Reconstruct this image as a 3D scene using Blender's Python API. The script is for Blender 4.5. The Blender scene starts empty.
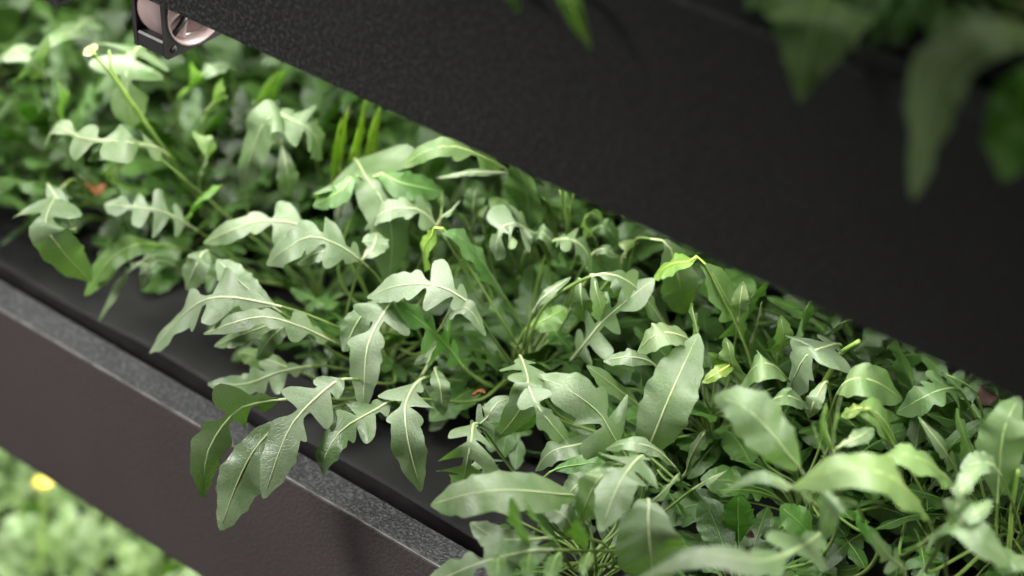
import bpy, math, random
import numpy as np
from mathutils import Matrix, Vector

rng = np.random.default_rng(11)
random.seed(5)
COL = bpy.context.scene.collection
SC = bpy.context.scene

# ------------------------------------------------------------------ camera
F, CX, CY = 2600.0, 512.0, 288.0
VPX, VPY = -2977.0, -1435.0            # where the long edges of the racks run together
H = 0.136                              # height of a trough's front
_v = np.array([VPX - CX, -(VPY - CY), -F]); _v /= np.linalg.norm(_v)
_p = math.atan((CY - VPY) / F)
_up = np.array([0, math.cos(_p), math.sin(_p)])
R = np.stack([-_v, np.cross(_up, -_v), _up], 1)     # camera from world


def _tan(s):
    q = R.T @ np.array([500 - CX, -((VPY + s * (500 - VPX)) - CY), -F])
    return q[2] / q[1]


CD = -H / (_tan(.633) - _tan(.5855))
CH = -_tan(.5855) * CD
CAM = np.array([0.0, -CD, CH])


def at(px, py, z=None, Y=None):
    d = R.T @ np.array([px - CX, -(py - CY), -F])
    t = (z - CAM[2]) / d[2] if Y is None else (Y - CAM[1]) / d[1]
    return CAM + d * t


CAM[0] -= at(470, 340, .06)[0]
G = CH + CD * _tan(.4595)                # underside of the upper trough
HU = CH + CD * _tan(.392) - G          # height of the upper trough's front
LOW = -(H + G)                         # top of the trough below


def mpp(P):                            # metres per pixel at a point
    return -(R @ (P - CAM))[2] / F


cam = bpy.data.objects.new('camera', bpy.data.cameras.new('camera'))
COL.objects.link(cam)
cam.matrix_world = Matrix(np.vstack([np.hstack([R.T, CAM[:, None]]), [0, 0, 0, 1]]).tolist())
cam.data.sensor_width = 36
cam.data.lens = F * 36 / 1024
cam.data.dof.use_dof = True
cam.data.dof.focus_distance = float(-(R @ (at(465, 385, .10) - CAM))[2])
cam.data.dof.aperture_fstop = 3.2
cam.data.dof.aperture_blades = 7
SC.camera = cam

# ------------------------------------------------------------------ materials


def new_mat(name):
    m = bpy.data.materials.new(name)
    m.use_nodes = True
    nt = m.node_tree
    for n in list(nt.nodes):
        nt.nodes.remove(n)
    return m, nt, nt.nodes, nt.links


def mix(nt, fac, a, b, mode='MIX'):
    n = nt.nodes.new('ShaderNodeMix'); n.data_type = 'RGBA'; n.blend_type = mode
    for sock, val in ((n.inputs['Factor'], fac), (n.inputs[6], a), (n.inputs[7], b)):
        if hasattr(val, 'is_linked') or isinstance(val, bpy.types.NodeSocket):
            nt.links.new(val, sock)
        else:
            sock.default_value = val if not isinstance(val, tuple) else (*val, 1)[:4]
    return n.outputs[2]


def math_node(nt, op, a, b=None, c=None):
    n = nt.nodes.new('ShaderNodeMath'); n.operation = op
    for i, v in enumerate((a, b, c)):
        if v is None:
            continue
        if isinstance(v, bpy.types.NodeSocket):
            nt.links.new(v, n.inputs[i])
        else:
            n.inputs[i].default_value = v
    return n.outputs[0]


def ramp(nt, x, lo, hi):
    n = nt.nodes.new('ShaderNodeMapRange'); n.interpolation_type = 'SMOOTHSTEP'
    nt.links.new(x, n.inputs[0]); n.inputs[1].default_value = lo; n.inputs[2].default_value = hi
    return n.outputs[0]


def leaf_material(name, top, under, trans, rough=.40):
    m, nt, N, L = new_mat(name)
    out = N.new('ShaderNodeOutputMaterial')
    geo = N.new('ShaderNodeNewGeometry'); oi = N.new('ShaderNodeObjectInfo'); uv = N.new('ShaderNodeUVMap')
    sep = N.new('ShaderNodeSeparateXYZ')  # u across the blade, v along it; L.new(uv.outputs[0], sep.inputs[0])
    u = math_node(nt, 'ABSOLUTE', math_node(nt, 'SUBTRACT', sep.outputs[0], .5))      # 0 at the midrib, .5 at the margin
    tc = N.new('ShaderNodeTexCoord')
    nz = N.new('ShaderNodeTexNoise'); nz.inputs['Scale'].default_value = 45; nz.inputs['Detail'].default_value = 4
    L.new(tc.outputs['Object'], nz.inputs['Vector'])
    # lateral veins running forward from the midrib
    ph = math_node(nt, 'ADD', math_node(nt, 'MULTIPLY', sep.outputs[1], 9.0), math_node(nt, 'MULTIPLY', u, -2.4))
    ph = math_node(nt, 'ADD', ph, math_node(nt, 'MULTIPLY', nz.outputs['Fac'], .9))
    fr = math_node(nt, 'ABSOLUTE', math_node(nt, 'SUBTRACT', math_node(nt, 'FRACT', ph), .5))
    vein = math_node(nt, 'SUBTRACT', 1.0, ramp(nt, fr, .0, .09))
    vor = N.new('ShaderNodeTexVoronoi'); vor.feature = 'DISTANCE_TO_EDGE'; vor.inputs['Scale'].default_value = 330
    L.new(tc.outputs['Object'], vor.inputs['Vector'])
    net = math_node(nt, 'SUBTRACT', 1.0, ramp(nt, vor.outputs['Distance'], .0, .14))
    c_top = mix(nt, ramp(nt, nz.outputs['Fac'], .34, .68), (top[0] * .58, top[1] * .74, top[2] * .50), (top[0] * 1.22, top[1] * 1.16, top[2] * 1.30))  # mottled bloom, with ridge and valley shading put into the colour
    c_top = mix(nt, math_node(nt, 'MULTIPLY', oi.outputs['Random'], .55), c_top, (top[0] * 1.2, top[1] * 1.1, top[2] * 1.35))
    c_top = mix(nt, math_node(nt, 'MULTIPLY', vein, .30), c_top, (.33, .40, .25))
    c_top = mix(nt, math_node(nt, 'MULTIPLY', net, .10), c_top, (.30, .37, .22))
    c_und = mix(nt, math_node(nt, 'MULTIPLY', vein, .25), under, (.30, .40, .18))
    col = mix(nt, geo.outputs['Backfacing'], c_top, c_und)
    col = mix(nt, 1.0, col, oi.outputs['Color'], 'MULTIPLY')
    tr = mix(nt, 1.0, (*trans, 1), oi.outputs['Color'], 'MULTIPLY')
    bump = N.new('ShaderNodeBump'); bump.inputs['Strength'].default_value = .32; bump.inputs['Distance'].default_value = .0016
    hgt = math_node(nt, 'SUBTRACT', math_node(nt, 'MULTIPLY', nz.outputs['Fac'], 1.6), math_node(nt, 'ADD', math_node(nt, 'MULTIPLY', vein, .5), math_node(nt, 'MULTIPLY', net, .2)))
    L.new(hgt, bump.inputs['Height'])
    b = N.new('ShaderNodeBsdfPrincipled'); b.inputs['Roughness'].default_value = rough
    b.inputs['Specular IOR Level'].default_value = .5
    L.new(col, b.inputs['Base Color']); L.new(bump.outputs[0], b.inputs['Normal'])
    t = N.new('ShaderNodeBsdfTranslucent'); L.new(tr, t.inputs['Color']); L.new(bump.outputs[0], t.inputs['Normal'])
    ms = N.new('ShaderNodeMixShader'); ms.inputs[0].default_value = .22
    L.new(b.outputs[0], ms.inputs[1]); L.new(t.outputs[0], ms.inputs[2]); L.new(ms.outputs[0], out.inputs[0])
    return m


def plain(name, col, rough=.5, var=.15, scale=60, spec=.5, bump=0.0, metallic=0.0, fine=None, own=False):
    m, nt, N, L = new_mat(name)
    out = N.new('ShaderNodeOutputMaterial'); b = N.new('ShaderNodeBsdfPrincipled')
    tc = N.new('ShaderNodeTexCoord'); nz = N.new('ShaderNodeTexNoise')
    nz.inputs['Scale'].default_value = scale; nz.inputs['Detail'].default_value = 5
    L.new(tc.outputs['Object'], nz.inputs['Vector'])
    c = mix(nt, ramp(nt, nz.outputs['Fac'], .3, .7), tuple(x * (1 - var) for x in col), tuple(min(1, x * (1 + var)) for x in col))
    b.inputs['Roughness'].default_value = rough; b.inputs['Specular IOR Level'].default_value = spec
    b.inputs['Metallic'].default_value = metallic
    if fine:                                            # pebbled powder coat: grains catch the light
        sc_, amt, grain = fine
        vo = N.new('ShaderNodeTexNoise'); vo.inputs['Scale'].default_value = sc_; vo.inputs['Detail'].default_value = 2
        L.new(tc.outputs['Object'], vo.inputs['Vector'])
        c = mix(nt, math_node(nt, 'MULTIPLY', ramp(nt, vo.outputs['Fac'], .47, .64), amt), c, grain)
        bp = N.new('ShaderNodeBump'); bp.inputs['Strength'].default_value = .6; bp.inputs['Distance'].default_value = .0018
        L.new(vo.outputs['Fac'], bp.inputs['Height']); L.new(bp.outputs[0], b.inputs['Normal'])
    elif bump:
        bp = N.new('ShaderNodeBump'); bp.inputs['Strength'].default_value = .5; bp.inputs['Distance'].default_value = bump
        L.new(nz.outputs['Fac'], bp.inputs['Height']); L.new(bp.outputs[0], b.inputs['Normal'])
    if own:                                             # each leaf's stalk takes its leaf's tint, painted shade included
        oi = N.new('ShaderNodeObjectInfo'); c = mix(nt, 1.0, c, oi.outputs['Color'], 'MULTIPLY')
    L.new(c, b.inputs['Base Color']); L.new(b.outputs[0], out.inputs[0])
    return m


LEAF = leaf_material('arugula_leaf', (.138, .203, .092), (.155, .240, .080), (.14, .33, .018))
RIB = plain('leaf_stalk', (.36, .44, .21), .42, .12, 40, own=True)
PETIOLE = plain('green_leaf_stalk', (.13, .21, .045), .45, .2, 40)
STALK = plain('green_stalk', (.25, .40, .08), .45, .15, 40)
PETAL = plain('petal', (.70, .66, .28), .5, .08, 200, own=True)
FACE = plain('brown_powder_coat', (.044, .035, .034), .5, .10, 7, .4, fine=(480, .6, (.072, .058, .056)))
BLACK = plain('black_powder_coat', (.0065, .0065, .0062), .5, .2, 14, .30, fine=(430, .8, (.038, .038, .037)))
RIM = plain('grey_speckled_rim', (.013, .0135, .0145), .55, .3, 30, .4, fine=(480, .8, (.075, .076, .08)))
COVER = plain('black_bed_sheet', (.007, .0068, .0066), .7, .5, 22, .25, bump=.004)
EDGE = plain('worn_edge', (.075, .07, .068), .5, .8, 60)
FANB = plain('black_plastic', (.022, .019, .020), .4, .2, 80)
FANP = plain('pinkish_grey_plastic', (.27, .20, .19), .33, .12, 30)
ORANGE = plain('orange_brown_leaf', (.22, .075, .02), .7, .4, 120, bump=.002)
DRY = plain('dry_brown_leaf', (.035, .016, .009), .7, .4, 120, bump=.002)

# ------------------------------------------------------------------ mesh helpers


def link(name, verts, faces, mat, parent=None, uv=None, smooth=True):
    me = bpy.data.meshes.new(name)
    verts = np.asarray(verts, dtype=np.float32)
    faces = np.asarray(faces, dtype=np.int32) if not isinstance(faces, list) else faces
    if isinstance(faces, np.ndarray):
        k = faces.shape[1]
        me.vertices.add(len(verts)); me.vertices.foreach_set('co', verts.ravel())
        me.loops.add(faces.size); me.loops.foreach_set('vertex_index', faces.ravel())
        me.polygons.add(len(faces)); me.polygons.foreach_set('loop_start', np.arange(len(faces), dtype=np.int32) * k)
        if uv is not None:
            lay = me.uv_layers.new(name='UVMap')
            lay.data.foreach_set('uv', np.asarray(uv, dtype=np.float32)[faces.ravel()].ravel())
        me.update(calc_edges=True)
    else:
        me.from_pydata([tuple(v) for v in verts.tolist()], [], faces)
        me.update()
    me.validate()
    if smooth:
        me.polygons.foreach_set('use_smooth', np.ones(len(me.polygons), dtype=bool))
    me.materials.append(mat)
    o = bpy.data.objects.new(name, me)
    COL.objects.link(o)
    if parent is not None:
        o.parent = parent
    return o


def thing(name, label, cat, loc=(0, 0, 0), group=None):
    o = bpy.data.objects.new(name, None); COL.objects.link(o)
    o.empty_display_size = .02
    o.location = loc
    o['label'] = label; o['category'] = cat
    if group:
        o['group'] = group
    return o


def unit(a):
    return a / (np.linalg.norm(a) + 1e-12)


def spline(P, n):
    """Centripetal-ish Catmull-Rom through P, resampled to n points of equal arc length."""
    P = np.asarray(P, float)
    if len(P) == 2:
        P = np.array([P[0], (P[0] + P[1]) / 2, P[1]])
    Q = np.vstack([2 * P[0] - P[1], P, 2 * P[-1] - P[-2]])
    out = []
    for i in range(1, len(Q) - 2):
        p0, p1, p2, p3 = Q[i - 1:i + 3]
        t = np.linspace(0, 1, 24, endpoint=False)[:, None]
        out.append(.5 * ((2 * p1) + (-p0 + p2) * t + (2 * p0 - 5 * p1 + 4 * p2 - p3) * t ** 2 + (-p0 + 3 * p1 - 3 * p2 + p3) * t ** 3))
    out = np.vstack(out + [P[-1:]])
    s = np.concatenate([[0], np.cumsum(np.linalg.norm(np.diff(out, axis=0), axis=1))])
    q = np.linspace(0, s[-1], n)
    return np.stack([np.interp(q, s, out[:, k]) for k in range(3)], 1), s[-1]


def frames(C, nref, roll=0., twist=0.):
    T = np.gradient(C, axis=0); T /= np.linalg.norm(T, axis=1)[:, None] + 1e-12
    N = np.zeros_like(T)
    n = nref - T[0] * (nref @ T[0])
    if np.linalg.norm(n) < 1e-3:
        n = np.cross(T[0], [1, 0, 0])
    N[0] = unit(n)
    for i in range(1, len(T)):
        n = N[i - 1] - T[i] * (N[i - 1] @ T[i])
        N[i] = unit(n)
    S = np.cross(T, N)
    a = np.radians(roll + twist * np.linspace(0, 1, len(T)))[:, None]
    N2 = N * np.cos(a) + S * np.sin(a)
    return T, N2, np.cross(T, N2)


def tube(C, r, sides=6, flat=1.0):
    n = len(C)
    T, N, S = frames(C, np.array([.13, .31, .94]))
    r = np.broadcast_to(r, (n,))
    a = np.arange(sides) * 2 * math.pi / sides
    V = C[:, None] + r[:, None, None] * (np.cos(a)[None, :, None] * S[:, None] + flat * np.sin(a)[None, :, None] * N[:, None])
    V = np.vstack([V.reshape(-1, 3), C[:1], C[-1:]])
    i = np.arange(n - 1)[:, None] * sides; j = np.arange(sides)[None]; k = (j + 1) % sides
    Q = np.stack([i + j, i + k, i + sides + k, i + sides + j], -1).reshape(-1, 4)
    faces = Q.tolist() + [[(q + 1) % sides, q, n * sides] for q in range(sides)] + \
        [[(n - 1) * sides + q, (n - 1) * sides + (q + 1) % sides, n * sides + 1] for q in range(sides)]
    return V, faces


def bar(p0, p1):
    """Box between two corners with small chamfers (24 vertices)."""
    p0, p1 = np.minimum(p0, p1), np.maximum(p0, p1)
    e = min(.0012, .25 * float((p1 - p0).min()))
    vs, fs = [], []
    idx = {}
    for sx in (0, 1):
        for sy in (0, 1):
            for sz in (0, 1):
                c = np.where([sx, sy, sz], p1, p0); d = np.where([sx, sy, sz], -1, 1) * e
                for ax in range(3):
                    q = c + d; q[ax] = c[ax]
                    idx[(sx, sy, sz, ax)] = len(vs); vs.append(q)
    for ax in range(3):
        o = [k for k in range(3) if k != ax]
        for s in (0, 1):
            f = []
            for a, b in ((0, 0), (1, 0), (1, 1), (0, 1)):
                k = [0, 0, 0]; k[ax] = s; k[o[0]] = a; k[o[1]] = b
                f.append(idx[(*k, ax)])
            fs.append(f)
        for a in (0, 1):                    # edge chamfers along ax
            for b in (0, 1):
                k0 = [0, 0, 0]; k1 = [0, 0, 0]; k0[ax] = 0; k1[ax] = 1
                for k in (k0, k1):
                    k[o[0]] = a; k[o[1]] = b
                fs.append([idx[(*k0, o[0])], idx[(*k1, o[0])], idx[(*k1, o[1])], idx[(*k0, o[1])]])
    for sx in (0, 1):
        for sy in (0, 1):
            for sz in (0, 1):
                fs.append([idx[(sx, sy, sz, ax)] for ax in range(3)])
    cen = (p0 + p1) / 2; vs = np.array(vs)
    out = []
    for f in fs:
        a, b, c = vs[f[0]], vs[f[1]], vs[f[2]]
        n = np.cross(b - a, c - a)
        out.append(f if n @ (vs[f].mean(0) - cen) > 0 else f[::-1])
    return vs, out


def join(parts):
    V, Fc, o = [], [], 0
    for v, f in parts:
        V.append(np.asarray(v)); Fc += [[i + o for i in q] for q in (f.tolist() if isinstance(f, np.ndarray) else f)]
        o += len(v)
    return np.vstack(V), Fc


# ------------------------------------------------------------------ arugula leaves


def lobe(t, c, h, a, p=1.7, q=.8):
    return a * np.maximum(0, 1 - (np.abs(t - c) / h) ** p) ** q


def body(t, c, lo, a, q=.7, p=2.0):
    x = np.where(t > c, (t - c) / (1 - c), (c - t) / (c - lo))
    return a * np.maximum(0, 1 - np.abs(x) ** p) ** np.where(t > c, q, 1.0)


def profile(style, t, g):
    """half-width of one side of the blade over its length, 1 = the widest lobe"""
    j = lambda s=.025: g.normal(0, s)
    ph, ph2 = g.uniform(0, 6.28, 2)
    if style == 'oak':
        w = np.maximum.reduce([lobe(t, .10 + j(), .065, .42 * g.uniform(.7, 1.25), 2.2, .7), lobe(t, .27 + j(), .095, g.uniform(.85, 1.05), 2.2, .75),
                               lobe(t, .47 + j(), .075, .66 * g.uniform(.85, 1.1), 2.0, .8), body(t, .60, .36, .54, .88, 1.7)])
        rib = .15
    elif style == 'comb':
        w = np.maximum.reduce([lobe(t, .13 + j(.012), .070, .75 * g.uniform(.8, 1.1), 2.4, .6), lobe(t, .34 + j(.012), .078, g.uniform(.85, 1.08), 2.4, .6),
                               lobe(t, .55 + j(.012), .072, .85 * g.uniform(.8, 1.1), 2.4, .6), body(t, .78, .64, .46, .85, 1.8)])
        rib = .13
    elif style == 'tri':
        w = np.maximum.reduce([lobe(t, .13 + j(), .15, 1.0, 1.8, .8), body(t, .5, .05, .40, .85, 1.8)])
        rib = .12
    elif style == 'wedge':
        w = body(t, .16, -.25, .98, .95, 1.15); rib = .05
    elif style == 'ovate':
        w = np.maximum(body(t, .42, -.06, .95, .78, 1.9), 0); rib = .05
    elif style == 'narrow':
        w = body(t, .5, -.02, .95, .85); rib = .08
    else:                                                     # 'entire': spoon-shaped, wavy margin
        w = np.maximum(body(t, .52, -.05, .95, .80, 1.85), lobe(t, .12 + j(), .07, g.uniform(.0, .35))); rib = .08
    teeth = {'narrow': .03, 'ovate': .045, 'entire': .05}.get(style, .05)
    w = w * (1 + teeth * np.sin(2 * math.pi * (5.5 * t) + ph) + .5 * teeth * np.sin(2 * math.pi * 11 * t + ph2))
    tipper = np.maximum(0, 1 - t) ** .5
    return np.maximum(w, rib * np.minimum(1, 4 * tipper) * np.minimum(1, .5 + 6 * t)) * np.minimum(1, (1 - t) * 60 + .02)


def leaf(plant, C0, b, W, style, nref, roll=0, twist=0, sweep=.45, cup=-.08, wav=.17, nt=40, nu=7, tint=None, stalk_r=.0011, seed=0):
    """One leaf: a blade over the last (1-b) of the curve C0 and its stalk with the midrib over the whole of it."""
    if style == 'comb':
        nt = int(nt * 1.7); sweep *= .55
    g = np.random.default_rng(seed)
    org = np.array(plant.location)
    C, Ltot = spline(C0, 90)
    C = C - org
    tau = np.linspace(0, 1, nt); t = 1 - (1 - tau) ** 1.25
    s = b + (1 - b) * t
    idx = np.linspace(0, 1, len(C))
    T, N, S = frames(C, nref, roll, twist)
    pick = lambda A: np.stack([np.interp(s, idx, A[:, k]) for k in range(3)], 1)
    Cb, Tb, Nb, Sb = pick(C), pick(T), pick(N), pick(S)
    L = Ltot * (1 - b)
    us = np.linspace(-1, 1, nu)
    prof = {-1: profile(style, t, g), 1: profile(style, t, g), 0: np.zeros_like(t)}
    V = np.zeros((nt, nu, 3)); UV = np.zeros((nt, nu, 2))
    p1, p2, p3 = g.uniform(0, 6.28, 3)
    k1 = g.uniform(1.6, 3.0)
    for j_, u in enumerate(us):
        w = prof[int(np.sign(u))] * W * .5
        x = abs(u) * w
        sg = np.sign(u)
        rel = x / (W * .5)
        lift = cup * x + W * .5 * wav * rel * np.sin(2 * math.pi * k1 * t + p1 + sg * 1.3) \
            + W * .5 * .35 * wav * rel ** 2 * np.sin(2 * math.pi * 6 * t + p2 + sg * p3) \
            - W * .5 * .07 * rel ** 2
        V[:, j_] = Cb + Sb * (sg * x)[:, None] * .97 + Tb * (sweep * x * (1 - t * .6))[:, None] + Nb * lift[:, None]
        UV[:, j_, 0] = .5 + .5 * u; UV[:, j_, 1] = t
    i = np.arange(nt - 1)[:, None] * nu; j = np.arange(nu - 1)[None]
    Q = np.stack([i + j, i + j + 1, i + nu + j + 1, i + nu + j], -1).reshape(-1, 4)
    Vf = V.reshape(-1, 3)
    m = (nt // 2) * nu + nu // 2                      # make the front of the faces the upper side
    a_, b_, c_ = V[nt // 2, nu // 2], V[nt // 2, nu // 2 + 1], V[nt // 2 + 1, nu // 2]
    if np.cross(b_ - a_, c_ - a_) @ Nb[nt // 2] < 0:
        Q = Q[:, ::-1]
    lf = link('leaf', Vf, Q, LEAF, plant, UV.reshape(-1, 2))
    if tint is not None:
        lf.color = (*tint, 1)  # tint holds hue plus painted light and shade
    ns = 30 if nt > 40 else 18
    sel = np.linspace(0, len(C) - 3, ns).astype(int)
    q = sel / (len(C) - 1)
    r = np.where(q < b, stalk_r, stalk_r * (.80 - .60 * np.clip((q - b) / max(1e-3, 1 - b), 0, 1)))
    Cs = C[sel] + N[sel] * (r * .25)[:, None]
    sd = 5 if nt <= 40 else 6
    v, f = tube(Cs, r, sd, .75)
    st = link('leaf_stalk', v, f, RIB, lf)
    st.data.materials.append(PETIOLE)
    kb = int(np.searchsorted(q, b - .04))
    mi = np.zeros(len(st.data.polygons), dtype=np.int32); mi[:max(0, kb) * sd] = 1
    st.data.polygons.foreach_set('material_index', mi)
    if tint is not None:
        st.color = (*tint, 1)
    return lf


UP = np.array([0., 0., 1.])


def rosette(plant, n, L, zk=1.0, styles=('oak', 'comb', 'entire', 'entire', 'oak'), spread=1.0, W=.030, seed=0, az0=None, tint=None, nt=30, nu=5):
    """n leaves fanning out of one crown"""
    g = np.random.default_rng(seed)
    c = np.array(plant.location)
    for k in range(n):
        az = k * 2.39996 + g.normal(0, .35) if az0 is None else az0 + g.uniform(-1.1, 1.1)
        age = (k + .5) / n                                  # inner leaves upright, outer ones lying
        l = L * g.uniform(.72, 1.15)
        el = math.radians(84 - 48 * age * spread + g.normal(0, 5))
        d = np.array([math.cos(az), math.sin(az), 0.])
        pts, p, e = [c + d * .004], c + d * .004, el
        for q in range(5):
            p = p + (d * math.cos(e) + UP * math.sin(e) * zk) * l / 5
            e -= math.radians(g.uniform(10, 26) * (.6 + .8 * age))
            pts.append(p.copy())
        for q in pts:
            q[2] = max(q[2], c[2] + .004)
        st = styles[int(g.integers(len(styles)))]
        leaf(plant, pts, g.uniform(.28, .45), W * g.uniform(.75, 1.25) * (.8 if st in ('entire', 'ovate') else 1), st, UP + d * -.6, stalk_r=.0008,
             roll=g.normal(0, 14), twist=g.normal(0, 22), nt=nt, nu=nu, seed=int(g.integers(1 << 30)),
             tint=tint if tint is not None else tuple(np.array([.66, 1.0, .42]) * g.uniform(.22, .74)))  # dark tints put the shade deep in the canopy into the colour


# ------------------------------------------------------------------ the three troughs
X0, X1, DEPTH = -1.7, 1.5, .46


def trough(label, z, h, face, rim, edge, name='planter_trough'):
    t = thing(name, label, 'planter', (0, 0, z - h), 'planter troughs of the rack')
    lip, gap = CH / -_tan(.576) - CD, CH / -_tan(.5700) - CD + .002
    v, f = bar(np.array([X0, 0, 0]), np.array([X1, .0035, h - .0022])); link('front_panel', v, f, face, t, smooth=False)
    v, f = bar(np.array([X0, -.0008, h - .0022]), np.array([X1, lip, h])); link('rim', v, f, rim, t, smooth=False)
    v, f = bar(np.array([X0, -.0013, h - .0012]), np.array([X1, .0002, h + .0004])); link('rim_edge', v, f, edge, t, smooth=False)
    v, f = bar(np.array([X0, lip - .002, h - .060]), np.array([X1, lip, h - .0022])); link('inner_wall', v, f, FANB, t, smooth=False)
    v, f = bar(np.array([X0, .0035, 0]), np.array([X1, DEPTH, .003])); link('bottom_panel', v, f, face, t, smooth=False)
    v, f = bar(np.array([X0, DEPTH, 0]), np.array([X1, DEPTH + .0035, h])); link('back_panel', v, f, face, t, smooth=False)
    # the sheet over the growing bed: rolled front edge, gentle wrinkles
    g = np.random.default_rng(3)
    xs = np.linspace(X0, X1, 240); ys = np.concatenate([[gap, gap + .0015], np.linspace(gap + .004, DEPTH - .002, 26)])
    XX, YY = np.meshgrid(xs, ys, indexing='ij')
    ZZ = h - .004 + .0016 * np.sin(XX * 31 + YY * 40) + .0012 * np.sin(XX * 13 - YY * 75 + 1)
    ZZ[:, 1] -= .0004; ZZ[:, 0] -= .0015
    V = np.stack([XX, YY, ZZ], -1).reshape(-1, 3); ny = len(ys)
    i = np.arange(len(xs) - 1)[:, None] * ny; j = np.arange(ny - 1)[None]
    Q = np.stack([i + j, i + ny + j, i + ny + j + 1, i + j + 1], -1).reshape(-1, 4)
    link('bed_cover', V, Q, COVER, t)
    v, f = bar(np.array([X0, gap + .006, h - .060]), np.array([X1, gap + .008, h - .0085])); link('bed_edge', v, f, FANB, t, smooth=False)
    v, f = bar(np.array([X0, lip - .002, h - .062]), np.array([X1, gap + .008, h - .060])); link('gutter', v, f, FANB, t, smooth=False)
    return t


trough('dark brown planter trough with grey rim in the middle, leaves hanging over it', 0, H, FACE, RIM, EDGE)
trough('black speckled planter trough running across the top right, above the middle one', G + HU, HU, BLACK, BLACK, RIM)
trough('planter trough of the lowest tier, filled with blurred greens at bottom left', LOW, H, FACE, RIM, EDGE)

# ------------------------------------------------------------------ fans under the upper trough


def fan(px, py, label):
    size, th = .052, .031
    for Yf in np.linspace(.0, .3, 301):                   # hang it so that its top meets the trough's underside
        c = at(px, py + 2, Y=Yf)
        if G - c[2] >= size + .0004:
            break
    t = thing('cooling_fan', label, 'fan', (c[0], c[1] + size / 2, c[2]), 'small fans under the upper trough')
    hs = size / 2
    P = lambda a, b: bar(np.array(a, float), np.array(b, float))
    fr = []
    w = .0025
    for x0, x1 in ((-.0035, 0), (-th, -th + .0035)):      # two square flanges with round openings
        n = 32
        a = np.arange(n) * 2 * math.pi / n
        sq = 1 / np.maximum(np.abs(np.cos(a)), np.abs(np.sin(a)))
        o_ = np.stack([np.cos(a) * sq * hs, np.sin(a) * sq * hs + hs], 1)
        i_ = np.stack([np.cos(a) * (hs - w + .001), np.sin(a) * (hs - w + .001) + hs], 1)
        V = []
        for x in (x0, x1):
            V += [(x, *q) for q in o_] + [(x, *q) for q in i_]
        Fs = []
        for k in range(n):
            m = (k + 1) % n
            Fs += [[k, n + k, n + m, m], [2 * n + k, 2 * n + m, 3 * n + m, 3 * n + k], [k, m, 2 * n + m, 2 * n + k], [n + k, 3 * n + k, 3 * n + m, n + m]]
        fr.append((np.array(V), Fs))
    for sy in (-1, 1):                                    # corner posts
        for zz in (0, size - .011):
            fr.append(P((-th + .003, sy * hs - (.011 if sy > 0 else 0), zz), (-.003, sy * hs + (0 if sy > 0 else .011), zz + .011)))
    v, f = join(fr); link('frame', v, f, FANB, t, smooth=False)
    n = 40; a = np.arange(n) * 2 * math.pi / n            # round shroud
    V, Fs = [], []
    for x, r in ((-th + .003, hs - .0012), (.0006, hs - .0012), (.0006, hs - .0028), (-th + .003, hs - .0028)):
        V += [(x, math.cos(q) * r, math.sin(q) * r + hs) for q in a]
    for r_ in range(4):
        for k in range(n):
            m = (k + 1) % n; s_ = (r_ + 1) % 4
            Fs.append([r_ * n + k, r_ * n + m, s_ * n + m, s_ * n + k])
    link('shroud', V, Fs, FANP, t)
    C = np.array([[-th + .004, 0, hs], [-.005, 0, hs]])
    v, f = tube(np.vstack([C[0], C.mean(0), C[1]]), np.array([.0095, .0105, .0095]), 24); link('hub', v, f, FANB, t)
    for k in range(7):
        a0 = k * 2 * math.pi / 7 + .3
        V, Fs = [], []
        for i_, r in enumerate(np.linspace(.009, hs - .004, 8)):
            for j_, q in enumerate(np.linspace(-1, 1, 7)):
                ang = a0 + q * .36 + .25 * (r / hs)
                V.append((-th * .35 + q * .0060 * (1 - .3 * i_ / 7) + .001 * (1 - q * q), math.cos(ang) * r, math.sin(ang) * r + hs))
        for i_ in range(7):
            for j_ in range(6):
                Fs.append([i_ * 7 + j_, i_ * 7 + j_ + 1, i_ * 7 + j_ + 8, i_ * 7 + j_ + 7])
        bl = link('blade', V, Fs, FANP, t)
        so = bl.modifiers.new('thick', 'SOLIDIFY'); so.thickness = .0012
    for k in range(4):                                    # struts that carry the hub
        a0 = k * math.pi / 2 + .62
        p0 = np.array([-.0025, math.cos(a0) * .008, math.sin(a0) * .008 + hs]); p1 = np.array([-.0025, math.cos(a0) * (hs - .004), math.sin(a0) * (hs - .004) + hs])
        v, f = tube(np.linspace(p0, p1, 4), .0019, 8); link('strut', v, f, FANB, t)
    for sy in (-1, 1):
        for zz in (.0055, size - .0055):
            v, f = tube(np.array([[.0001, sy * (hs - .005), zz], [.0006, sy * (hs - .005), zz], [.0010, sy * (hs - .005), zz]]), np.array([.0026, .0024, .0012]), 12)
            link('screw', v, f, RIM, t)
    return t


fan(168, 58, 'black fan with pinkish grey blades hanging under the upper trough, the nearer one')
fan(57, 6, 'small black fan corner peeking in at the top left edge, the farther one')

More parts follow.
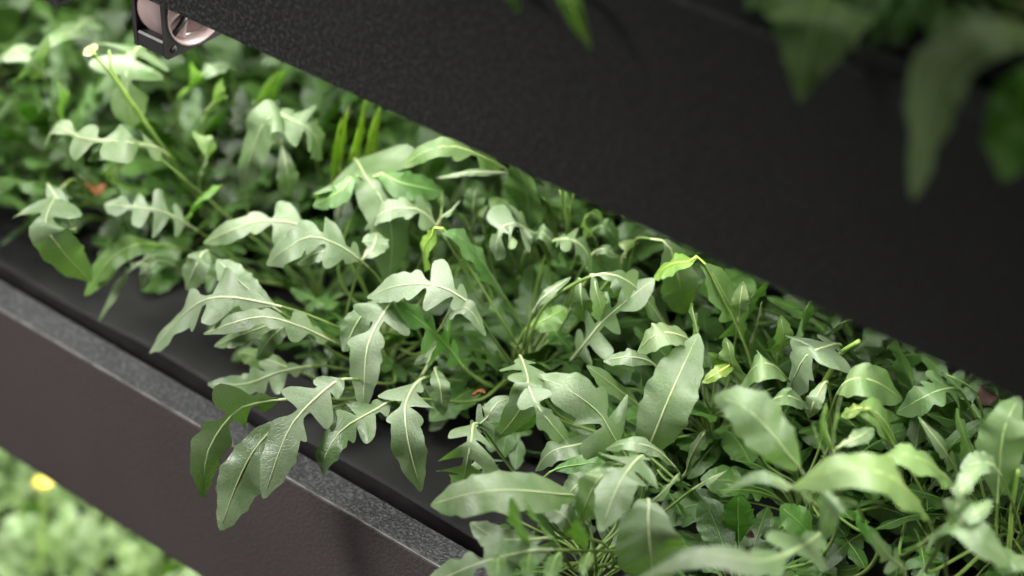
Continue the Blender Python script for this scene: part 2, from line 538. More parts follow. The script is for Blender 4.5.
# ------------------------------------------------------------------ plants of the middle trough
#  crown on the bed (pixel), leaves, leaf length, height factor, label
PLANTS = [
    (385, 372, 16, .085, .75, 'arugula plant with lobed leaves hanging over the grey rim of the middle trough'),
    (528, 392, 26, .095, .85, 'arugula plant in sharp focus at the centre with a dark curled leaf on top'),
    (640, 478, 12, .075, .7, 'arugula plant by the front rim with a long smooth pale leaf pointing left'),
    (712, 445, 20, .090, .85, 'arugula plant right of centre with a broad upright paddle shaped leaf'),
    (800, 520, 12, .085, .8, 'arugula plant with a large blurred pale leaf leaning left at lower right'),
    (905, 535, 16, .095, .9, 'arugula plant with a broad yellowish green leaf near the bottom right'),
    (1005, 560, 16, .10, .95, 'arugula plant cut by the bottom right corner of the picture'),
    (318, 318, 16, .085, .8, 'arugula plant with a long pale leaf drooping left over the bare black sheet'),
    (430, 285, 20, .09, .9, 'arugula plant behind the centre with a wide star shaped drooping leaf'),
    (575, 318, 24, .10, .9, 'arugula plant with a crisp many lobed pale leaf pointing up right'),
    (690, 368, 22, .10, .9, 'arugula plant below the upper trough with a bright green rolled leaf tip'),
    (800, 425, 22, .10, .9, 'arugula plant with a wide toothed leaf under the edge of the black trough'),
    (915, 470, 22, .10, .9, 'arugula plant with a small yellow folded leaf at right'),
    (1015, 505, 18, .10, .9, 'arugula plant at the right edge with an upright oval leaf'),
    (225, 235, 20, .10, .9, 'arugula plant left of centre with pale three lobed leaves, out of focus'),
    (120, 225, 10, .09, .8, 'blurred arugula plant with a green leaf drooping onto the bare sheet at left'),
    (195, 190, 22, .11, 1., 'blurred arugula plant with a long stalk and cream flower near the fan'),
    (55, 175, 20, .11, 1., 'blurred arugula plant with an oak shaped leaf hanging near the left edge'),
    (310, 200, 24, .12, 1.05, 'arugula plant behind with a broad folded leaf below the black trough'),
    (420, 225, 22, .12, 1.05, 'arugula plant under the black trough with a pale arching leaf'),
    (545, 262, 22, .12, 1., 'arugula plant with three thin upright stems touching the black trough edge'),
    (660, 318, 22, .11, .95, 'arugula plant half hidden by the black trough, right of the three stems'),
    (865, 400, 18, .11, .95, 'dark shaded arugula plant in the gap under the black trough at right'),
    (590, 590, 10, .075, .7, 'arugula plant at the bottom edge with a long fingered leaf reaching left'),
    (740, 610, 10, .085, .75, 'arugula plant at the bottom edge with a big blurred lobed leaf'),
    (100, 130, 22, .12, 1.1, 'blurred arugula plant in the far back, left of the cream flower'),
    (-20, 100, 20, .12, 1.1, 'blurred arugula plant in the upper left corner'),
    (250, 140, 24, .13, 1.1, 'blurred arugula plant in the back row below and right of the fan'),
    (150, 60, 22, .13, 1.1, 'blurred arugula plant farthest back behind the fan'),
    (40, 30, 22, .13, 1.1, 'blurred arugula plant farthest back at the top left'),
    (350, 165, 22, .13, 1.1, 'blurred arugula plant with yellow green stems under the black trough edge'),
    (-40, 215, 14, .10, .9, 'blurred arugula plant at the left edge above the rim'),
]
plants, crowns = [], []
for px, py, n, L, zk, lab in PLANTS:
    c = at(px, py, 0.0)
    p = thing('arugula_plant', lab, 'plant', tuple(c), 'arugula plants in the middle trough')
    plants.append(p); crowns.append(c)
crowns = np.array(crowns)
for k, (px, py, n, L, zk, lab) in enumerate(PLANTS):
    back = zk >= 1
    rosette(plants[k], int(n * (2.3 if back else 2.1)), L * (.86 if back else 1.06), zk, ('oak', 'comb', 'oak', 'entire', 'comb', 'narrow'), W=.030 if back else .027, seed=100 + k)

VIEW = lambda P: unit(CAM - P)
_count = [0]


def hero(style, pts, wpx, b=.12, roll=0, twist=0, tint=None, plant=None, up=.7, Y=None, crown=None, **kw):
    """A leaf read off the photograph: its midrib points carry their height above the bed."""
    _count[0] += 1
    P = np.array([at(x, y, z) if Y is None else at(x, y, Y=z) for x, y, z in pts])
    if plant is None:
        d = P[0] - P[1]; d[2] = 0
        base = P[0] + d * .8
        plant = int(np.argmin(np.linalg.norm(crowns[:, :2] - base[:2], axis=1)))
    pl = plants[plant] if isinstance(plant, int) else plant
    c = np.array(pl.location)
    W = wpx * mpp(P[len(P) // 2])
    if tint is not None and plant in (4, 5, 6, 24):
        tint = tuple(min(1.12, q) for q in tint)
    # stalk from the crown to the first point
    d0 = unit(P[0] - P[1])
    dist = np.linalg.norm(P[0] - c)
    k1 = c + UP * min(.25 * dist, .018) + (P[0] - c) * .10
    k2 = P[0] + d0 * dist * .30
    k2[2] = max(c[2] + .008, min(k2[2], c[2] + .55 * (P[0][2] - c[2])))
    stem = [c, k1, .3 * k1 + .7 * k2, *P]
    lenP = np.linalg.norm(np.diff(P, axis=0), axis=1).sum()
    _, tot = spline(stem, 90)
    bb = 1 - (1 - b) * lenP / tot
    nref = unit(VIEW(P[len(P) // 2]) * .75 + UP * up)
    # frame measured at the middle of the blade, carried back to the crown
    C, _ = spline(stem, 90)
    T, N, S = frames(C, UP + np.array([.01, -.3, 0]))
    m = int((bb + (1 - bb) * .45) * 89)
    want = unit(nref - T[m] * (nref @ T[m]))
    ang = math.degrees(math.atan2(want @ S[m], want @ N[m]))
    kw.setdefault('nt', 56); kw.setdefault('nu', 9)
    return leaf(pl, stem, bb, W, style, UP + np.array([.01, -.3, 0]), ang + roll - twist * m / 89, twist, tint=tint, seed=1000 + _count[0], **kw)


YG = (1.25, 1.3, .55)      # yellow-green young leaf
GR = (.62, .95, .45)       # deep saturated green, shade put into the tint
DK = (.55, .72, .50)       # dark leaf, shade under the trough put into the tint
PL = (1.18, 1.12, 1.28)    # pale leaf, light on its top put into the tint
h = hero
# --- front left, over the rim
h('oak', [(348, 379, .085), (330, 386, .088), (300, 414, .080), (284, 440, .068), (263, 499, .035)], 74, .04, tint=PL)
h('entire', [(290, 418, .062), (260, 443, .058), (239, 479, .035), (220, 531, .000)], 50, .05)
h('oak', [(300, 398, .068), (268, 401, .075), (240, 408, .072), (218, 432, .055), (206, 458, .040), (203, 498, .012)], 66, .14, roll=-48)
h('oak', [(318, 366, .045), (280, 372, .052), (245, 384, .050), (207, 384, .045)], 48)
h('oak', [(402, 399, .078), (370, 413, .080), (342, 430, .072), (325, 456, .058), (323, 475, .045)], 58, .10)
h('oak', [(424, 378, .075), (407, 400, .085), (405, 420, .082), (409, 446, .070), (421, 492, .038)], 66, .06, tint=PL)
h('entire', [(436, 368, .070), (440, 385, .073), (443, 416, .052)], 22, .1)
h('oak', [(398, 298, .10), (389, 306, .108), (376, 326, .102), (366, 354, .092), (363, 412, .060)], 62, .05, tint=PL)
h('entire', [(392, 303, .098), (362, 316, .098), (343, 352, .080)], 30)
h('oak', [(476, 312, .105), (462, 298, .120), (444, 288, .128), (424, 284, .130), (396, 286, .124), (367, 297, .108)], 62, .10, tint=(1.35, 1.25, 1.5))
h('comb', [(468, 372, .050), (450, 350, .070), (432, 331, .090), (414, 316, .103), (396, 303, .112)], 60, .10, tint=GR)
h('entire', [(424, 372, .062), (432, 352, .072), (440, 340, .078)], 13)
h('oak', [(440, 330, .080), (450, 312, .108), (468, 308, .115), (486, 336, .095)], 34, .1, tint=PL)
h('entire', [(460, 368, .05), (438, 352, .065), (414, 364, .06)], 16)
# --- long pale leaves at left
h('oak', [(345, 332, .080), (302, 313, .100), (260, 302, .112), (220, 297, .112), (190, 309, .094), (149, 353, .050)], 76, .30, tint=(1.3, 1.2, 1.45))
h('entire', [(292, 320, .090), (262, 300, .108), (240, 282, .112), (217, 259, .110)], 34, .15, tint=PL)
h('oak', [(342, 347, .068), (304, 328, .098), (266, 317, .112), (236, 322, .108), (203, 334, .088)], 40, .12, tint=(1.3, 1.2, 1.4))
h('entire', [(295, 322, .09), (250, 332, .092), (214, 346, .074)], 22)
h('entire', [(300, 322, .08), (275, 334, .085), (256, 359, .06)], 26)
h('entire', [(300, 372, .045), (262, 358, .05), (238, 352, .045)], 26, tint=(.9, 1, .6))
h('oak', [(338, 248, .095), (303, 226, .118), (262, 221, .122), (232, 230, .115), (203, 243, .094)], 48, .12, tint=(1.35, 1.25, 1.4))
h('oak', [(382, 284, .085), (356, 257, .115), (332, 242, .130), (308, 237, .134), (285, 250, .125), (266, 264, .105)], 62, .22, tint=PL)
h('entire', [(352, 262, .105), (334, 251, .125), (316, 253, .125), (297, 264, .112)], 22, tint=(1.3, 1.2, 1.4))
h('entire', [(360, 265, .11), (372, 250, .12), (377, 232, .12)], 30, tint=PL)
h('oak', [(456, 256, .085), (426, 214, .125), (398, 208, .132), (380, 214, .126), (364, 230, .108)], 42, .18, tint=(1.35, 1.25, 1.45))
h('entire', [(432, 222, .11), (424, 205, .125), (408, 196, .128)], 16, tint=PL)
# --- star-shaped leaf
h('tri', [(352, 162, .120), (367, 178, .140), (384, 204, .130), (392, 238, .105), (388, 290, .06)], 118, .08)
h('ovate', [(372, 180, .139), (400, 183, .142), (444, 192, .125)], 34, .02, roll=10, tint=(.8, 1.05, .7))
h('ovate', [(362, 180, .139), (340, 192, .137), (313, 206, .118)], 26, .02, roll=-10, tint=(.8, 1.05, .7))
# --- centre
h('entire', [(534, 352, .03), (503, 295, .075), (479, 258, .115), (458, 236, .138), (440, 231, .140)], 36, .36, tint=(.66, .85, .62), roll=12)
h('entire', [(446, 232, .139), (432, 236, .134), (424, 250, .118), (424, 268, .098)], 38, .05, tint=(1.2, 1.35, .5))
h('narrow', [(441, 214, .12), (441, 198, .135), (442, 190, .142)], 8, .1)
h('narrow', [(438, 224, .115), (450, 212, .128), (460, 200, .135)], 8, .1, tint=PL)
h('entire', [(473, 224, .10), (473, 208, .12), (476, 186, .14)], 24, .2)
h('narrow', [(484, 232, .10), (480, 216, .118), (488, 205, .125)], 8)
h('narrow', [(470, 232, .10), (464, 218, .118), (458, 212, .122)], 9, tint=PL)
h('comb', [(540, 244, .090), (522, 226, .126), (506, 224, .130), (498, 238, .122), (496, 260, .100)], 56, .2, tint=PL)
h('entire', [(545, 246, .10), (531, 232, .122), (525, 240, .118), (532, 256, .10)], 16, tint=PL)
h('oak', [(522, 268, .07), (536, 234, .118), (549, 238, .118), (559, 264, .094)], 32, .25)
h('entire', [(531, 232, .07), (529, 210, .10), (524, 180, .14), (514, 160, .16)], 52, .05, tint=(.8, .95, .75))
h('entire', [(556, 232, .08), (550, 205, .12), (530, 190, .14)], 30, tint=(1., 1.1, .8))
h('entire', [(502, 230, .09), (500, 210, .115), (490, 198, .125)], 26)
h('oak', [(515, 178, .11), (486, 158, .15), (452, 146, .165), (424, 152, .160), (400, 168, .14)], 44, .2, tint=(1.1, 1.15, .9))
h('narrow', [(525, 182, .12), (480, 172, .15), (436, 178, .145)], 9, .3, tint=PL)
h('oak', [(596, 242, .10), (583, 224, .125), (592, 212, .132), (604, 224, .12)], 24, tint=(1.1, 1.15, .8))
h('entire', [(586, 238, .10), (604, 226, .12), (620, 244, .10)], 20, tint=(.8, .95, .75))
h('oak', [(548, 250, .105), (562, 239, .125), (577, 242, .125), (587, 253, .115), (591, 270, .10)], 36, .25)
h('entire', [(588, 260, .10), (604, 249, .118), (618, 257, .11)], 16, tint=PL)
h('entire', [(622, 262, .1), (630, 248, .12), (618, 243, .125)], 18, tint=(1.25, 1.1, 1.25))
h('entire', [(634, 244, .120), (652, 239, .138), (667, 243, .138), (674, 261, .122), (680, 285, .102), (686, 314, .07)], 44, .33)
h('oak', [(749, 360, .05), (738, 322, .095), (724, 294, .120), (712, 273, .138), (700, 264, .145)], 60, .25, tint=(.98, 1.12, .78))
h('entire', [(706, 266, .145), (690, 262, .147), (672, 264, .140), (654, 276, .120)], 30, .05, tint=(1.15, 1.4, .5))
h('comb', [(566, 366, .050), (586, 342, .078), (602, 322, .098), (626, 301, .116), (655, 278, .128)], 68, .12, sweep=.4, tint=PL)
h('oak', [(540, 314, .085), (562, 292, .112), (593, 276, .134), (614, 275, .136), (634, 286, .125), (650, 304, .105), (667, 328, .078)], 44, .45)
h('entire', [(590, 276, .128), (596, 292, .125), (604, 320, .095)], 26, .05, tint=PL)
h('entire', [(578, 280, .11), (581, 298, .108), (585, 322, .085)], 24)
h('entire', [(612, 278, .11), (622, 285, .115), (630, 300, .10)], 28, tint=PL)
h('narrow', [(533, 314, .09), (547, 294, .112), (571, 277, .118)], 13, .1, tint=PL)
h('entire', [(526, 330, .062), (545, 320, .075), (567, 308, .08)], 30, tint=(.9, 1.15, .55))
h('entire', [(552, 330, .05), (560, 338, .06), (572, 352, .05)], 24, tint=GR)
h('ovate', [(638, 470, .05), (653, 437, .088), (668, 400, .115), (684, 364, .130), (699, 333, .138)], 58, .16, up=.3)
h('entire', [(694, 350, .115), (676, 334, .142), (655, 335, .146), (637, 352, .125)], 34, .05, tint=(1.2, 1.15, 1.1))
h('entire', [(658, 370, .09), (632, 357, .108), (603, 361, .098)], 20, tint=PL)
h('entire', [(700, 352, .09), (697, 332, .115), (691, 302, .135)], 42, .05, tint=(1.1, 1.05, 1.1))
h('entire', [(738, 322, .10), (740, 302, .125), (743, 281, .14)], 20, .1, tint=PL)
h('entire', [(742, 324, .06), (750, 301, .10), (768, 281, .135)], 28, .1, tint=(.85, 1, .75))
h('narrow', [(750, 355, .05), (757, 325, .09), (762, 300, .12)], 18, .3)
h('oak', [(778, 356, .08), (783, 337, .11), (781, 315, .13)], 38, .1)
h('oak', [(842, 347, .10), (822, 348, .130), (806, 356, .126), (797, 372, .108), (787, 396, .07)], 82, .1, tint=PL)
h('entire', [(790, 384, .08), (774, 366, .115), (757, 365, .118), (739, 387, .09)], 40, .05, tint=(1.05, 1.1, .9))
h('entire', [(738, 388, .07), (733, 365, .105), (726, 337, .125)], 38, .08)
h('entire', [(738, 366, .095), (720, 371, .105), (702, 383, .095)], 16, tint=YG)
h('entire', [(716, 378, .07), (720, 362, .10), (708, 352, .115)], 20, tint=PL)
h('ovate', [(795, 350, .07), (803, 318, .11), (814, 292, .145)], 50, .05, tint=DK)
h('entire', [(826, 342, .08), (838, 326, .11), (852, 318, .13)], 26, tint=(.8, .95, .7))
h('ovate', [(918, 408, .05), (908, 376, .10), (896, 338, .145)], 44, .05, tint=DK)
h('oak', [(962, 394, .10), (945, 389, .118), (922, 398, .116), (896, 413, .095)], 58, .05, tint=(.8, .95, .75))
h('entire', [(978, 400, .09), (966, 384, .12), (940, 372, .13)], 22, tint=(.8, .95, .75))
h('entire', [(836, 398, .10), (850, 380, .132), (874, 381, .134), (903, 399, .105)], 44, .05, tint=(1.02, 1.12, .85))
h('entire', [(900, 460, .07), (890, 430, .115), (875, 411, .134), (858, 407, .134), (841, 416, .118)], 32, .2, tint=(1.0, 1.15, .7))
h('entire', [(872, 414, .134), (858, 409, .138), (841, 415, .128)], 17, tint=YG)
h('entire', [(764, 412, .09), (784, 396, .118), (807, 404, .105)], 32, .05)
h('entire', [(828, 384, .115), (816, 398, .118), (808, 418, .10)], 19, tint=PL)
# --- near, blurred, lower right
h('entire', [(803, 474, .135), (786, 452, .158), (760, 421, .178), (740, 404, .186), (713, 397, .186)], 56, .10, up=.35, tint=(1.35, 1.25, 1.5), plant=4)
h('narrow', [(832, 462, .12), (834, 430, .165), (840, 400, .195), (851, 371, .215)], 12, .2, tint=(1.3, 1.3, 1.4), plant=4)
h('entire', [(836, 452, .13), (852, 441, .14), (874, 428, .135)], 20, tint=PL, plant=5)
h('narrow', [(826, 462, .12), (818, 440, .15), (812, 420, .165)], 12, tint=PL, plant=4)
h('narrow', [(834, 458, .13), (824, 428, .16), (826, 400, .185)], 10, tint=PL, plant=4)
h('entire', [(930, 525, .10), (908, 491, .155), (882, 473, .178), (840, 469, .178), (788, 488, .150)], 58, .1, tint=(1.05, 1.15, .75), plant=5)
h('entire', [(955, 490, .10), (930, 464, .145), (902, 454, .155), (868, 462, .145)], 44, .1, tint=(1.0, 1.12, .75), plant=5)
h('oak', [(818, 507, .12), (786, 484, .165), (755, 477, .175), (721, 493, .155)], 30, .1, tint=(1.6, 1.45, 1.7), plant=4)
h('entire', [(858, 507, .14), (838, 499, .168), (827, 514, .160), (824, 540, .135)], 32, .15, tint=(1.6, 1.45, 1.7), plant=4)
h('oak', [(836, 526, .09), (800, 547, .135), (762, 561, .160), (716, 556, .172), (670, 564, .170), (618, 592, .145)], 74, .15, tint=(1.35, 1.25, 1.5), plant=24)
h('ovate', [(648, 500, .110), (648, 520, .110), (650, 548, .095), (654, 586, .06)], 76, .02, tint=PL)
h('oak', [(644, 458, .100), (629, 469, .114), (616, 490, .112), (600, 532, .098)], 76, .02, tint=PL)
h('entire', [(622, 466, .100), (597, 482, .108), (579, 522, .075)], 36, .05, tint=(1.05, 1.1, .9))
h('entire', [(606, 478, .075), (580, 483, .085), (556, 510, .065)], 30)
h('entire', [(580, 500, .07), (556, 494, .095), (510, 490, .112), (470, 494, .112), (430, 505, .088)], 54, .06, tint=(1.15, 1.12, 1.15))
h('oak', [(640, 553, .05), (580, 551, .075), (540, 550, .088), (506, 556, .088), (470, 567, .078), (405, 596, .035)], 66, .40, tint=PL, plant=23)
for bx, by, tx, ty, w_ in ((530, 547, 512, 497, 18), (558, 545, 524, 498, 14), (585, 548, 578, 520, 14), (532, 553, 530, 585, 14), (560, 553, 548, 590, 14), (590, 553, 583, 580, 10), (502, 556, 500, 588, 16)):
    h('entire', [(bx, by, .083), ((bx + tx) / 2 - 3, (by + ty) / 2, .125 if ty < by else .105), (tx, ty, .152 if ty < by else .105)], w_ * 1.4, .0, plant=23, stalk_r=.0008, tint=(.85, 1., .7))
h('entire', [(602, 543, .055), (560, 538, .072), (520, 540, .082), (496, 538, .082), (470, 522, .078)], 30, .45)
h('entire', [(578, 542, .06), (566, 517, .085), (543, 506, .085)], 30, .05, tint=PL)
h('narrow', [(592, 540, .06), (586, 522, .075), (576, 508, .075)], 12)
h('oak', [(634, 468, .050), (614, 438, .085), (598, 412, .102), (565, 388, .118), (534, 376, .112)], 78, .10)
h('oak', [(527, 376, .112), (535, 402, .120), (552, 425, .106), (571, 447, .078)], 40, .05, tint=PL)
h('oak', [(520, 356, .098), (528, 380, .122), (523, 404, .110), (508, 426, .095), (494, 440, .082)], 62, .06, roll=-12)
h('entire', [(534, 382, .10), (536, 410, .10), (515, 432, .08)], 30, .05, roll=-40, tint=GR)
h('oak', [(470, 440, .075), (487, 418, .095), (498, 402, .10), (513, 398, .10)], 40, .1, tint=PL)
h('comb', [(478, 424, .09), (471, 443, .094), (466, 468, .078), (461, 492, .05)], 70, .04, sweep=1.5)
h('oak', [(478, 452, .07), (486, 468, .07), (506, 486, .055)], 40, .05)
h('entire', [(608, 440, .07), (576, 445, .086), (551, 452, .082), (535, 471, .06)], 28, .05, tint=PL)
h('entire', [(644, 412, .06), (616, 388, .085), (586, 365, .105)], 22, .12)
h('entire', [(678, 472, .06), (656, 450, .095), (630, 443, .106), (605, 449, .092)], 20, .15, tint=PL)
h('narrow', [(684, 476, .04), (692, 455, .065), (706, 430, .09)], 17, .1)
h('narrow', [(650, 505, .05), (665, 490, .07), (680, 472, .08)], 16, .1)
h('narrow', [(690, 492, .05), (708, 480, .07), (728, 470, .075)], 14, .1)
h('ovate', [(738, 545, .025), (738, 518, .05), (738, 495, .07)], 36, .05, tint=GR)
h('ovate', [(818, 548, .03), (802, 526, .055), (780, 506, .07)], 44, .05, tint=GR)
h('entire', [(548, 474, .04), (585, 464, .05), (606, 462, .05)], 26, tint=GR)
h('oak', [(918, 547, .10), (945, 527, .145), (966, 528, .158), (990, 545, .150), (1018, 570, .12)], 62, .05, tint=PL, plant=5)
h('oak', [(950, 528, .145), (958, 505, .165), (966, 480, .175), (986, 462, .175)], 34, .05, tint=PL, plant=6)
h('entire', [(955, 528, .15), (972, 515, .165), (992, 500, .165)], 20, .05, tint=PL, plant=6)
h('entire', [(996, 560, .04), (998, 490, .10), (1004, 430, .150), (1020, 396, .165)], 54, .40, tint=(.95, 1.05, .85), plant=6)
h('entire', [(1000, 475, .12), (985, 462, .135), (960, 468, .13)], 30, tint=PL, plant=6)
h('ovate', [(978, 474, .07), (966, 441, .108), (956, 408, .135)], 42, .05, tint=(.85, 1., .75))
h('oak', [(960, 478, .08), (942, 447, .11), (918, 416, .125)], 28, .05)
h('entire', [(1030, 560, .1), (1012, 558, .13), (995, 570, .12)], 40, .05, tint=PL, plant=6)
h('entire', [(880, 545, .08), (868, 530, .10), (858, 508, .105)], 26, .05, tint=GR)
h('oak', [(905, 575, .08), (885, 552, .10), (868, 528, .115)], 34, .05)
# --- back left
h('entire', [(312, 152, .10), (290, 122, .150), (268, 118, .158), (254, 146, .135), (241, 192, .095)], 44, .25)
h('oak', [(266, 118, .150), (292, 120, .156), (314, 134, .145), (322, 160, .115)], 58, .05)
h('entire', [(281, 142, .135), (286, 166, .125), (291, 198, .09)], 26, .05, tint=PL)
h('comb', [(192, 190, .08), (165, 153, .13), (140, 144, .155), (112, 141, .160), (82, 138, .152), (56, 126, .145), (42, 152, .12)], 52, .28, tint=(1.2, 1.15, 1.15))
h('entire', [(140, 144, .15), (112, 143, .155), (88, 160, .135)], 24, .05, tint=PL)
h('comb', [(152, 50, .15), (132, 54, .175), (126, 80, .165), (134, 128, .125)], 86, .05, tint=(1.5, 1.4, 1.6))
h('oak', [(45, 80, .12), (30, 62, .15), (12, 50, .15), (-8, 66, .13)], 60, .05, tint=(1.45, 1.35, 1.5))
h('oak', [(95, 20, .12), (72, 32, .15), (50, 40, .155), (30, 62, .13)], 50, .05, tint=(1.2, 1.2, 1.2))
h('entire', [(64, 130, .10), (62, 105, .13), (58, 78, .15)], 34, .05, tint=(1., 1.2, .7))
h('comb', [(205, 120, .12), (215, 100, .15), (222, 78, .165)], 40, .1, tint=(1.2, 1.2, 1.1))
h('entire', [(262, 112, .10), (268, 90, .14), (280, 70, .16)], 34, .1, tint=(1.1, 1.1, 1.1))
h('narrow', [(270, 118, .10), (276, 90, .14), (284, 68, .165)], 16, .2, tint=(1.1, 1.4, .4))
h('oak', [(180, 98, .11), (195, 82, .14), (190, 62, .155)], 40, .1, tint=(1., 1.3, .5))
h('oak', [(232, 70, .12), (215, 66, .15), (198, 78, .14)], 44, .1, tint=(1.3, 1.25, 1.4))
h('oak', [(72, 180, .10), (46, 218, .128), (60, 248, .110), (92, 282, .060)], 76, .1)
h('narrow', [(48, 184, .11), (62, 206, .12), (76, 234, .10)], 20, .1, tint=PL)
h('entire', [(192, 252, .06), (142, 244, .085), (112, 258, .080), (84, 296, .045)], 30, .2, tint=(.9, 1.15, .55))
h('oak', [(160, 258, .06), (138, 264, .078), (120, 282, .062), (98, 322, .025)], 28, .1, tint=PL)
h('entire', [(150, 262, .06), (146, 272, .065), (144, 290, .05)], 14, tint=PL)
h('comb', [(208, 238, .075), (166, 213, .105), (132, 207, .112), (104, 204, .105)], 52, .2, tint=PL)
h('entire', [(210, 252, .09), (198, 262, .098), (186, 290, .07)], 30, .05, tint=PL)
h('entire', [(188, 222, .07), (200, 198, .11), (224, 184, .125)], 32, .05, tint=(.85, 1.2, .45))
h('entire', [(200, 180, .10), (208, 150, .14), (192, 130, .15)], 34, tint=(1.1, 1.05, 1.2))
h('oak', [(118, 190, .09), (112, 172, .12), (128, 160, .13)], 24, tint=PL)

# --- thin upright stems, flower stalks and flowers


def stalk(plant, pts, r=.0011, flower=None, name='stem', hue=(1, 1, 1)):
    c = np.array(plant.location)
    P = np.array([at(*q) for q in pts]) - c
    C, _ = spline([np.array([0, 0, 0.])] + list(P), 24)
    v, f = tube(C, np.linspace(r * 1.2, r * .7, len(C)), 7)
    s = link(name, v, f, STALK, plant)
    if flower:
        V, Fs = [], []
        up_ = unit(C[-1] - C[-3]); a1 = unit(np.cross(up_, [.3, .9, .1])); a2 = np.cross(up_, a1)
        for k in range(4):
            q = k * math.pi / 2 + .4
            d = a1 * math.cos(q) + a2 * math.sin(q); e = np.cross(up_, d)
            o = len(V)
            for i, (l, w) in enumerate(((0, .08), (.3, .16), (.6, .40), (.85, .42), (1, .2))):
                for s_ in (-1, 0, 1):
                    V.append(C[-1] + (d * l * .62 + e * s_ * w + up_ * (.35 + .95 * l - .45 * l * l - .06 * abs(s_))) * flower)
            for i in range(4):
                for j in range(2):
                    Fs.append([o + i * 3 + j, o + i * 3 + j + 1, o + i * 3 + j + 4, o + i * 3 + j + 3])
        fl = link('flower', V, Fs, PETAL, plant)
        fl.color = (*hue, 1)
        cv, cf = tube(np.linspace(C[-1], C[-1] + up_ * flower * .45, 4), np.array([.0008, .0016, .0018, .0008]), 7)
        link('calyx', cv, cf, STALK, fl)
    return s


for pts in ([(566, 234, .09), (564, 212, .12), (560, 190, .15)], [(566, 234, .09), (566, 210, .125), (566, 192, .15)], [(567, 234, .09), (570, 212, .12), (574, 192, .15)]):
    stalk(plants[20], pts, .0010)
stalk(plants[16], [(187, 186, .06), (164, 148, .12), (136, 112, .16), (112, 76, .20), (96, 57, .215)], .0014, .0085, 'flower_stalk')
stalk(plants[16], [(164, 148, .12), (128, 96, .175), (110, 66, .20), (109, 50, .21)], .0012, None)
stalk(plants[11], [(836, 362, .08), (842, 352, .11), (859, 341, .13)], .0019)
stalk(plants[6], [(1008, 560, .03), (1012, 510, .08), (1018, 470, .12)], .0016)
for k, (x, y) in enumerate(((333, 150), (340, 138), (350, 158), (366, 148), (373, 132), (358, 128))):
    h('narrow', [(x, y + 46, .06), (x + 1, y + 10, .11), (x + 4, y - 14, .14), (x + 9, y - 34, .155)], 11, .25, tint=(1.3, 1.35, .42), plant=30)

# ------------------------------------------------------------------ plants of the upper trough, hanging over its front
ZU = G + HU
UPP = [(830, -25, 'upper', 'dark arugula plant on the upper trough with a single pointed leaf hanging down'),
       (1010, 35, 'upper', 'arugula plant on the upper trough with the large drooping leaf at the top right corner'),
       (920, 5, 'upper', 'dark green arugula plant on the upper trough between the two hanging leaves'),
       (600, -110, 'upper', 'arugula plant on the upper trough with one thin leaf tip hanging at the top edge'),
       (740, -60, 'upper', 'dark arugula plant on the upper trough, mostly above the top edge of the picture')]
ups = []
for k, (px, py, _, lab) in enumerate(UPP):
    c = at(px, py, ZU); c[1] = max(c[1], .055 + .012 * k)
    p = thing('arugula_plant', lab, 'plant', tuple(c), 'arugula plants in the upper trough')
    ups.append(p)
    rosette(p, 11, .070, .9, W=.026, seed=500 + k, tint=(.45, .72, .30))
hu = lambda st, pts, w, pl, **k: hero(st, pts, w, plant=ups[pl], Y=1, **k)
hu('wedge', [(828, -12, .02), (818, 14, -.012), (810, 48, -.022), (799, 104, -.026)], 118, 0, b=.1, tint=(1.25, 1.5, .9))
hu('entire', [(1060, 45, .02), (1010, 32, -.03), (965, 46, -.05), (930, 92, -.056), (912, 200, -.055)], 74, 1, b=.15, tint=(1.7, 1.8, 1.4))
hu('entire', [(1075, 90, -.01), (1040, 80, -.03), (1015, 115, -.04), (1003, 182, -.04)], 66, 1, b=.1, tint=(1.1, 1.9, .45))
hu('narrow', [(552, -45, .02), (566, -8, -.012), (591, 50, -.02)], 26, 3, b=.1, tint=(1.1, 1.5, .4))
hu('entire', [(505, -40, .02), (510, -12, -.01), (519, 14, -.016)], 26, 3, b=.1, tint=(.7, 1., .5))
hu('entire', [(780, -30, .03), (765, -14, .005), (745, 10, .0)], 30, 4, b=.1, tint=(.6, .95, .45))
hu('oak', [(880, -30, .03), (885, 10, .01), (872, 48, .004)], 56, 2, b=.1, tint=(.5, .9, .35))
hu('oak', [(930, -20, .03), (905, 15, .01), (890, 48, .006)], 50, 2, b=.1, tint=(.5, .9, .35))

# ------------------------------------------------------------------ plants of the lowest trough
LOWP = [(20, 545, 'blurred arugula plant of the lowest tier with a yellow flower below the brown trough'),
        (95, 565, 'blurred arugula plant of the lowest tier with a pale leaf below the brown trough'),
        (165, 600, 'blurred arugula plant of the lowest tier, the rightmost at the bottom edge'),
        (-30, 500, 'blurred arugula plant of the lowest tier at the left edge'),
        (-40, 600, 'blurred arugula plant of the lowest tier in the bottom left corner'),
        (60, 630, 'blurred arugula plant of the lowest tier at the bottom edge, below the yellow flower'),
        (150, 665, 'blurred arugula plant of the lowest tier, lowest one at the bottom edge')]
lows = []
for k, (px, py, lab) in enumerate(LOWP):
    c = at(px, py, LOW)
    p = thing('arugula_plant', lab, 'plant', tuple(c), 'arugula plants in the lowest trough')
    lows.append(p)
    rosette(p, 22, .105, .95, W=.032, seed=700 + k, tint=(1.05, 1.15, .85))
stalk(lows[0], [(38, 575, LOW + .06), (42, 530, LOW + .11), (43, 492, LOW + .15)], .0020, .013, 'flower_stalk', (.62, .52, .16))
hero('oak', [(100, 575, LOW + .06), (92, 540, LOW + .10), (84, 512, LOW + .125)], 46, plant=lows[1], tint=(1.6, 1.5, 1.6))
hero('entire', [(150, 590, LOW + .06), (138, 565, LOW + .09), (118, 545, LOW + .11)], 34, plant=lows[2], tint=(1.4, 1.4, 1.1))
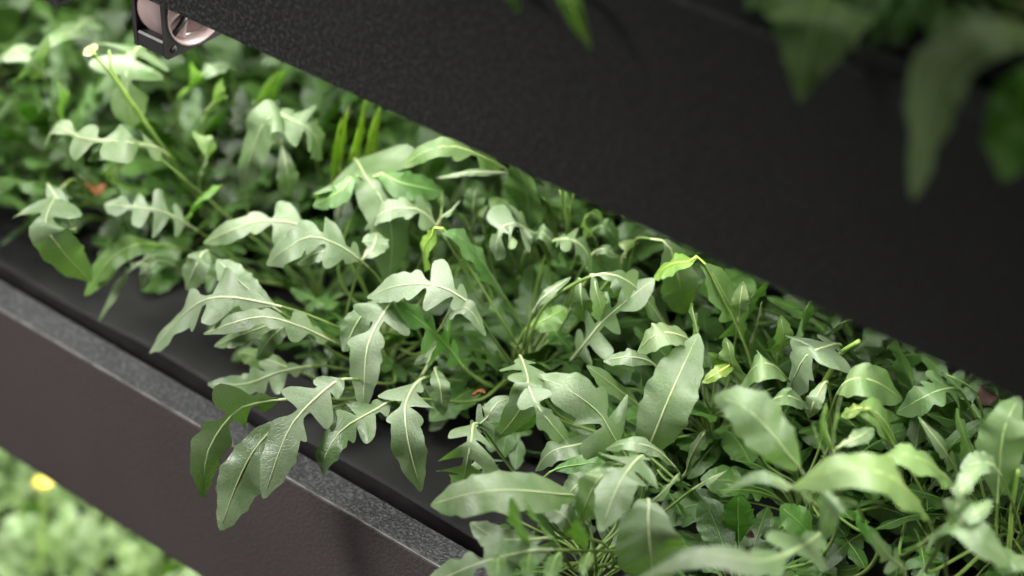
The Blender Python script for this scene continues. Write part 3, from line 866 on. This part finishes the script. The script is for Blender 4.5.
hero('entire', [(60, 560, LOW + .06), (30, 530, LOW + .1), (4, 520, LOW + .11)], 34, plant=lows[0], tint=(1.4, 1.4, 1.3))

# ------------------------------------------------------------------ fallen dry leaves on the black sheet
for k, (px, py, z, w, lab) in enumerate(((766, 538, .012, 34, 'curled dry brown leaf lying under the greens at lower right'),
                                         (986, 398, .06, 26, 'dry brown leaf caught under the black trough at the right edge'),
                                         (95, 190, .05, 22, 'blurred orange brown dead leaf among the greens at left'),
                                         (478, 394, .055, 13, 'small orange brown leaf scrap caught among the stalks of the centre plant'))):
    c = at(px, py, z)
    V, Fs = [], []
    W = w * mpp(c)
    for i, a in enumerate(np.linspace(-1, 1, 11)):
        for j, b_ in enumerate(np.linspace(-1, 1, 7)):
            ww = (1 - a * a) ** .6 * .42 * (1 + .12 * math.sin(9 * a + k))
            V.append((a * W * .6, b_ * ww * W, .22 * W * (b_ * b_ * ww * 2 + .5 * math.sin(3 * a + k) + .2 * math.sin(7 * a * b_ + k))))
    for i in range(10):
        for j in range(6):
            Fs.append([i * 7 + j, i * 7 + j + 1, i * 7 + j + 8, i * 7 + j + 7])
    o = link('dry_leaf', V, Fs, ORANGE if k > 1 else DRY)
    o.location = c; o.rotation_euler = (.3, .2, .7 + k)
    o['label'] = lab; o['category'] = 'dead leaf'; o['group'] = 'dry fallen leaves'
    so = o.modifiers.new('thick', 'SOLIDIFY'); so.thickness = .0004

# ------------------------------------------------------------------ light


def area(name, loc, aim, sx, sy, power, col=(1, 1, 1)):
    l = bpy.data.lights.new(name, 'AREA'); l.shape = 'RECTANGLE'; l.size = sx; l.size_y = sy; l.energy = power; l.color = col
    o = bpy.data.objects.new(name, l); COL.objects.link(o); o.location = loc
    o.rotation_euler = (Vector(aim) - Vector(loc)).to_track_quat('-Z', 'Y').to_euler()
    return o


w = bpy.data.worlds.new('world'); SC.world = w; w.use_nodes = True
bg = w.node_tree.nodes['Background']; bg.inputs[0].default_value = (.9, .96, 1, 1); bg.inputs[1].default_value = .03
# grow-light bars under the upper trough and under the middle trough
area('grow_light_bar', (0, .10, G - .008), (0, .09, 0), 3.0, .05, 13, (1, .98, .94))
area('grow_light_bar', (0, .10, ZU + G - .008), (0, .06, ZU), 3.0, .05, 1.5, (1, .98, .94))
area('grow_light_bar', (0, .10, -H - .008), (0, .08, LOW), 3.0, .05, 17, (1, .98, .94))
# added lights on the aisle side: a soft spot and a low fill


def spot(name, loc, aim, power, deg, blend, rad, col):
    l = bpy.data.lights.new(name, 'SPOT'); l.energy = power; l.color = col
    l.spot_size = math.radians(deg); l.spot_blend = blend; l.shadow_soft_size = rad
    o = bpy.data.objects.new(name, l); COL.objects.link(o); o.location = loc
    o.rotation_euler = (Vector(aim) - Vector(loc)).to_track_quat('-Z', 'Y').to_euler()


spot('aisle_fill_spot', (-.95, -1.0, 1.0), (-.12, .10, .02), 190, 44, .75, .28, (1, .985, .96))  # invented spot, cone aimed to leave the upper leaves dark
area('low_fill_light', (-.3, -1.3, -.9), (-.1, 0, -.1), 2.4, .5, 5, (1, .93, .90))  # added warm fill that brightens the lower trough face from below

vs = SC.view_settings
vs.view_transform = 'Standard'; vs.look = 'None'; vs.gamma = 1.0; vs.use_curve_mapping = False
vs.exposure = -0.08
